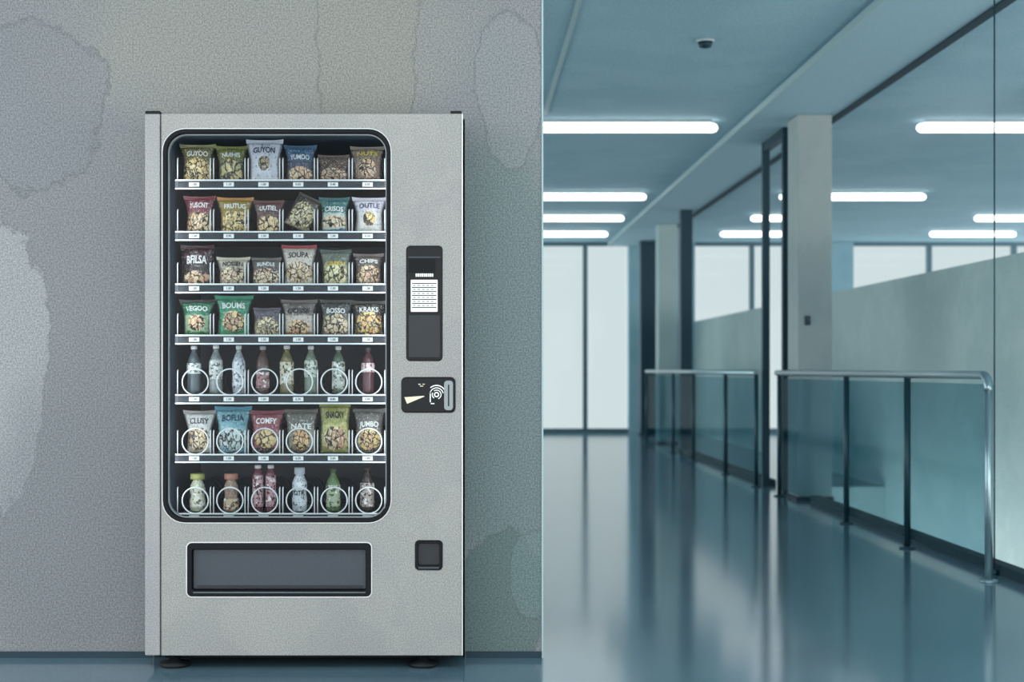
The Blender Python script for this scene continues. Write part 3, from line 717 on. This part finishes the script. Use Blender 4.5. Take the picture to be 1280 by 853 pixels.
T6 = [
 ('white bag of cream puffs at the left end of the sixth shelf', 229, 270.5, 516, ('#cfcfcc', '#e2e0da', '#b8b0a0', '#f4ecd8', '#c89a7c'), '#8c8884', 'CLUSY', K_, dict(wb_=.74), dict(pv=.34, rv=.27, sc=6)),
 ('light blue bag on the sixth shelf', 268, 315.5, 511, ('#66a0ad', '#86b6be', '#5f97a6', '#cfe8ea', '#4c8ca0'), '#4c8fa6', 'BOFLIA', NAV, dict(wb_=.78), dict(pv=.3, rv=.24, sc=5)),
 ('pinkish red bag with a tan picture on the sixth shelf', 311, 356, 516, ('#8f4450', '#985a62', '#3a2a2c', '#ecd8a4', '#c8a464'), '#7d3a48', 'COMFY', W_, dict(wb_=.78), dict(pv=.34, ru=.4, rv=.22, sc=5)),
 ('grey-olive bag with an orange picture on the sixth shelf', 355, 398.5, 514.5, ('#6c6a60', '#8c8a78', '#5c5a4c', '#ecc88c', '#b87c44'), '#5c5a54', 'NATE', W_, dict(wb_=.8, ts=.12, wv=.6), dict(pv=.32, ru=.3, rv=.25)),
 ('tall yellow-green bag poking above the others on the sixth shelf', 398.5, 439, 506, ('#9a9a52', '#b8b672', '#8c8c54', '#ecdcb8', '#a06848'), '#a8a860', 'SNACKY', K_, dict(wb_=.88), dict(pv=.3, ru=.4, rv=.24, sc=6)),
 ('grey bag with a golden picture at the right end of the sixth shelf', 441, 482.5, 514, ('#66625e', '#7c7468', '#4c4640', '#e8d48c', '#a87c64'), '#5a5856', 'JUMBO', W_, dict(wb_=.82, ts=.12, wv=.64), dict(pv=.32, ru=.4, rv=.25, sc=6))]
for row, tab in ((0, T1), (1, T2), (2, T3), (3, T4), (5, T6)):
    for k, (lab, a, b, tp, cc, seal, word, ink, kw, pk) in enumerate(tab):
        mat = bag_material('print_%d_%d' % (row + 1, k + 1), cc[0], cc[1], cc[2], cc[3], cc[4], seed=row * 3.1 + k * 1.37, **pk)
        bg = bag(lab, a, b, tp, LIPS[row][0] - 0.5, None, mat, film(seal), word, ink, row, G[row], **kw)
        if 'roll' in kw: bg.location.z += 0.021; bg.location.x -= 0.008

def bottle(label, px, top, r, body, capc, labc, lab_span, row, group, kind='soda', word=None, band=None, inkc=None, name='bottle', cat='bottle', y=None, cap_r=None):
    y = y or YI; fz = floor_z(row) + (0.0055 if row != 6 else 0.0055)
    Hh = Z(top, y) - fz
    R = r * y / FP
    bm_ = plain('plastic_' + body[1:], body, 0.2, grain=0.35, gscale=150)
    root = empty(name, (X(px, y), y, fz), label, cat, group)
    m = MB()
    if kind == 'soda':
        prof = [(R * .72, 0), (R * .95, Hh * .025), (R, Hh * .07), (R, Hh * .28), (R * .93, Hh * .34), (R, Hh * .4), (R, Hh * .6), (R * .97, Hh * .66), (R * .8, Hh * .74), (R * .5, Hh * .83), (R * .36, Hh * .88), (R * .36, Hh * .9), (R * .44, Hh * .905), (R * .44, Hh * .915), (R * .34, Hh * .92), (R * .34, Hh * .97)]
        cz0, cz1, cr_ = Hh * .925, Hh, R * (cap_r or .44)
    elif kind == 'juice':
        prof = [(R * .8, 0), (R, Hh * .03), (R, Hh * .3), (R * .86, Hh * .38), (R * .9, Hh * .46), (R * .98, Hh * .56), (R * .94, Hh * .68), (R * .7, Hh * .78), (R * .55, Hh * .83), (R * .55, Hh * .97)]
        cz0, cz1, cr_ = Hh * .845, Hh, R * (cap_r or .64)
    else:
        prof = [(R * .86, 0), (R, Hh * .02), (R, Hh * .8), (R * .9, Hh * .86), (R * .6, Hh * .91), (R * .5, Hh * .93), (R * .5, Hh * .97)]
        cz0, cz1, cr_ = Hh * .925, Hh, R * (cap_r or .6)
    m.lathe(prof, seg=22); m.build('body', bm_, root)
    m = MB(); n = 24; cr2 = cr_
    rings = [(cr2 * .97, cz0), (cr2, cz0 + .001), (cr2, cz1 - .002), (cr2 * .9, cz1)]
    m.lathe(rings, seg=24)
    for k in range(24):
        a = 2 * PI * k / 24
        m.tube([(cr2 * math.cos(a), cr2 * math.sin(a), cz0 + .002), (cr2 * math.cos(a), cr2 * math.sin(a), cz1 - .003)], 0.0006, 4)
    m.build('cap', plain('cap_' + capc[1:], capc, 0.4), root)
    if labc:
        a, b = lab_span
        def rad(z):
            for (r0, h0), (r1, h1) in zip(prof, prof[1:]):
                if h0 <= z <= h1 and h1 > h0: return r0 + (r1 - r0) * (z - h0) / (h1 - h0)
            return R
        hs = [Hh * (a + (b - a) * k / 10) for k in range(11)]
        m = MB(); m.lathe([(rad(h) + 0.0007, h) for h in hs], seg=22)
        t = NT('wrap_' + labc[1:]); o_ = t.obj()
        mp = t.n('Mapping'); t.put(mp.inputs[0], o_); mp.inputs['Location'].default_value = (px * .37, 0, row)
        n1 = t.noise(mp.outputs[0], 95, 2, 0.6); n2 = t.noise(mp.outputs[0], 60, 2, 0.6)
        c = t.mix(t.step(n1, .53, .58), lin(labc), lin(band or '#2a2c30'))
        c = t.mix(t.step(n2, .58, .63), c, lin('#f1f1ee'))
        t.put(t.p.inputs['Base Color'], c); t.p.inputs['Roughness'].default_value = 0.45
        lb = m.build('label', t.m, root)
        if word:
            tm = text_mesh(word, 1.0, 0.0003); xs = [v.co.x for v in tm.vertices]; k = R * 1.5 / (max(xs) - min(xs))
            zc = Hh * (a * .45 + b * .55)
            for v in tm.vertices:
                xx, dd, zz = v.co.x * k, v.co.y, v.co.z * k * 1.25 + zc
                q = rad(zz) + 0.0011; v.co = (xx, -math.sqrt(max(1e-9, q * q - xx * xx)) + dd, zz)
            link('lettering', tm, inkc or K_, root)
    return root
B5 = [
 ('clear water bottle with white label at the left end of the bottle shelf', 242.5, 432.5, 8.6, '#59666a', '#eef0ee', '#dfe4de', (.42, .64), 'soda', None, '#6a7472'),
 ('clear bottle with white cap, second from left on the bottle shelf', 270, 431.5, 8.4, '#87908f', '#f4f5f3', '#c9ccc8', (.30, .7), 'soda', None, '#54544f'),
 ('whitest slim bottle, third from left on the bottle shelf', 298.5, 432, 7.9, '#a7b2b8', '#f4f5f3', '#d8dde2', (.12, .7), 'soda', None, '#6d7882'),
 ('brownish bottle with a pink label on the bottle shelf', 328.5, 433, 8.2, '#5c4a48', '#b9bfc2', '#b58a8c', (.12, .46), 'soda', None, '#6a4448'),
 ('golden olive bottle in the middle of the bottle shelf', 358.5, 432, 8.6, '#7f7858', '#eceee6', '#d8d2bc', (.2, .66), 'soda', None, '#5a5030'),
 ('pale green bottle with white cap, sixth from left on the bottle shelf', 388.5, 432.5, 8.2, '#7c8a7a', '#eef0ee', '#c8d0c4', (.34, .7), 'soda', None, '#4c5848'),
 ('green bottle with dotted label, second from right on the bottle shelf', 423, 433, 8.0, '#5c6e5e', '#e4e8e4', '#c4ccc0', (.1, .68), 'soda', None, '#3c4a3e'),
 ('red-tinted bottle at the right end of the bottle shelf', 460, 434, 8.2, '#5e4045', '#4a5058', '#e0d4d2', (.46, .66), 'soda', None, '#a84a5c')]
for lab, px, tp, r, bd, cp_, lc, sp_, kd, wd, bn in B5:
    bottle(lab, px, tp, r, bd, cp_, lc, sp_, 4, G[4], kd, wd, bn)
B7 = [
 ('bottle with a wide yellow-green cap at the left end of the bottom shelf', 247, 592, 9.6, '#b9bda6', '#a9ac66', '#d8d8c4', (.1, .62), 'juice', None, '#6a6c58', 'bottle', .92),
 ('bottle with a salmon cap and tan label on the bottom shelf', 289, 592, 9.2, '#9c8574', '#b5806f', '#c9b391', (.06, .34), 'juice', None, '#4c3a34', 'bottle', .92),
 ('slim red drink on the left of the pair in the third bottom slot', 322.5, 581.5, 6.6, '#6c3c46', '#e6e6e6', '#c9a6a8', (.1, .78), 'can', 'V', '#5c2430', 'bottle', None),
 ('slim red drink on the right of the pair in the third bottom slot', 338.5, 581.5, 6.2, '#70404a', '#e6e6e6', '#c0989c', (.1, .78), 'can', None, '#5c2430', 'bottle', None),
 ('white bottle with dark emblem on the bottom shelf', 374.5, 584.5, 9.2, '#cdd4da', '#c9d0d6', '#d8dee4', (.1, .68), 'juice', 'OTR', '#6c7882', 'bottle', .7),
 ('green bottle with pale label, second from right on the bottom shelf', 416.5, 586, 8.8, '#5f7a52', '#46543e', '#b4c0a0', (.1, .62), 'soda', None, '#4c6444', 'bottle', None),
 ('dark brown bottle at the right end of the bottom shelf', 459, 585, 8.8, '#423a38', '#3a3634', '#b0a49c', (.1, .66), 'soda', None, '#3a2c2a', 'bottle', None)]
for lab, px, tp, r, bd, cp_, lc, sp_, kd, wd, bn, nm, cr_ in B7:
    bottle(lab, px, tp, r, bd, cp_, lc, sp_, 6, G[6], kd, wd, bn, cap_r=cr_, name=nm)
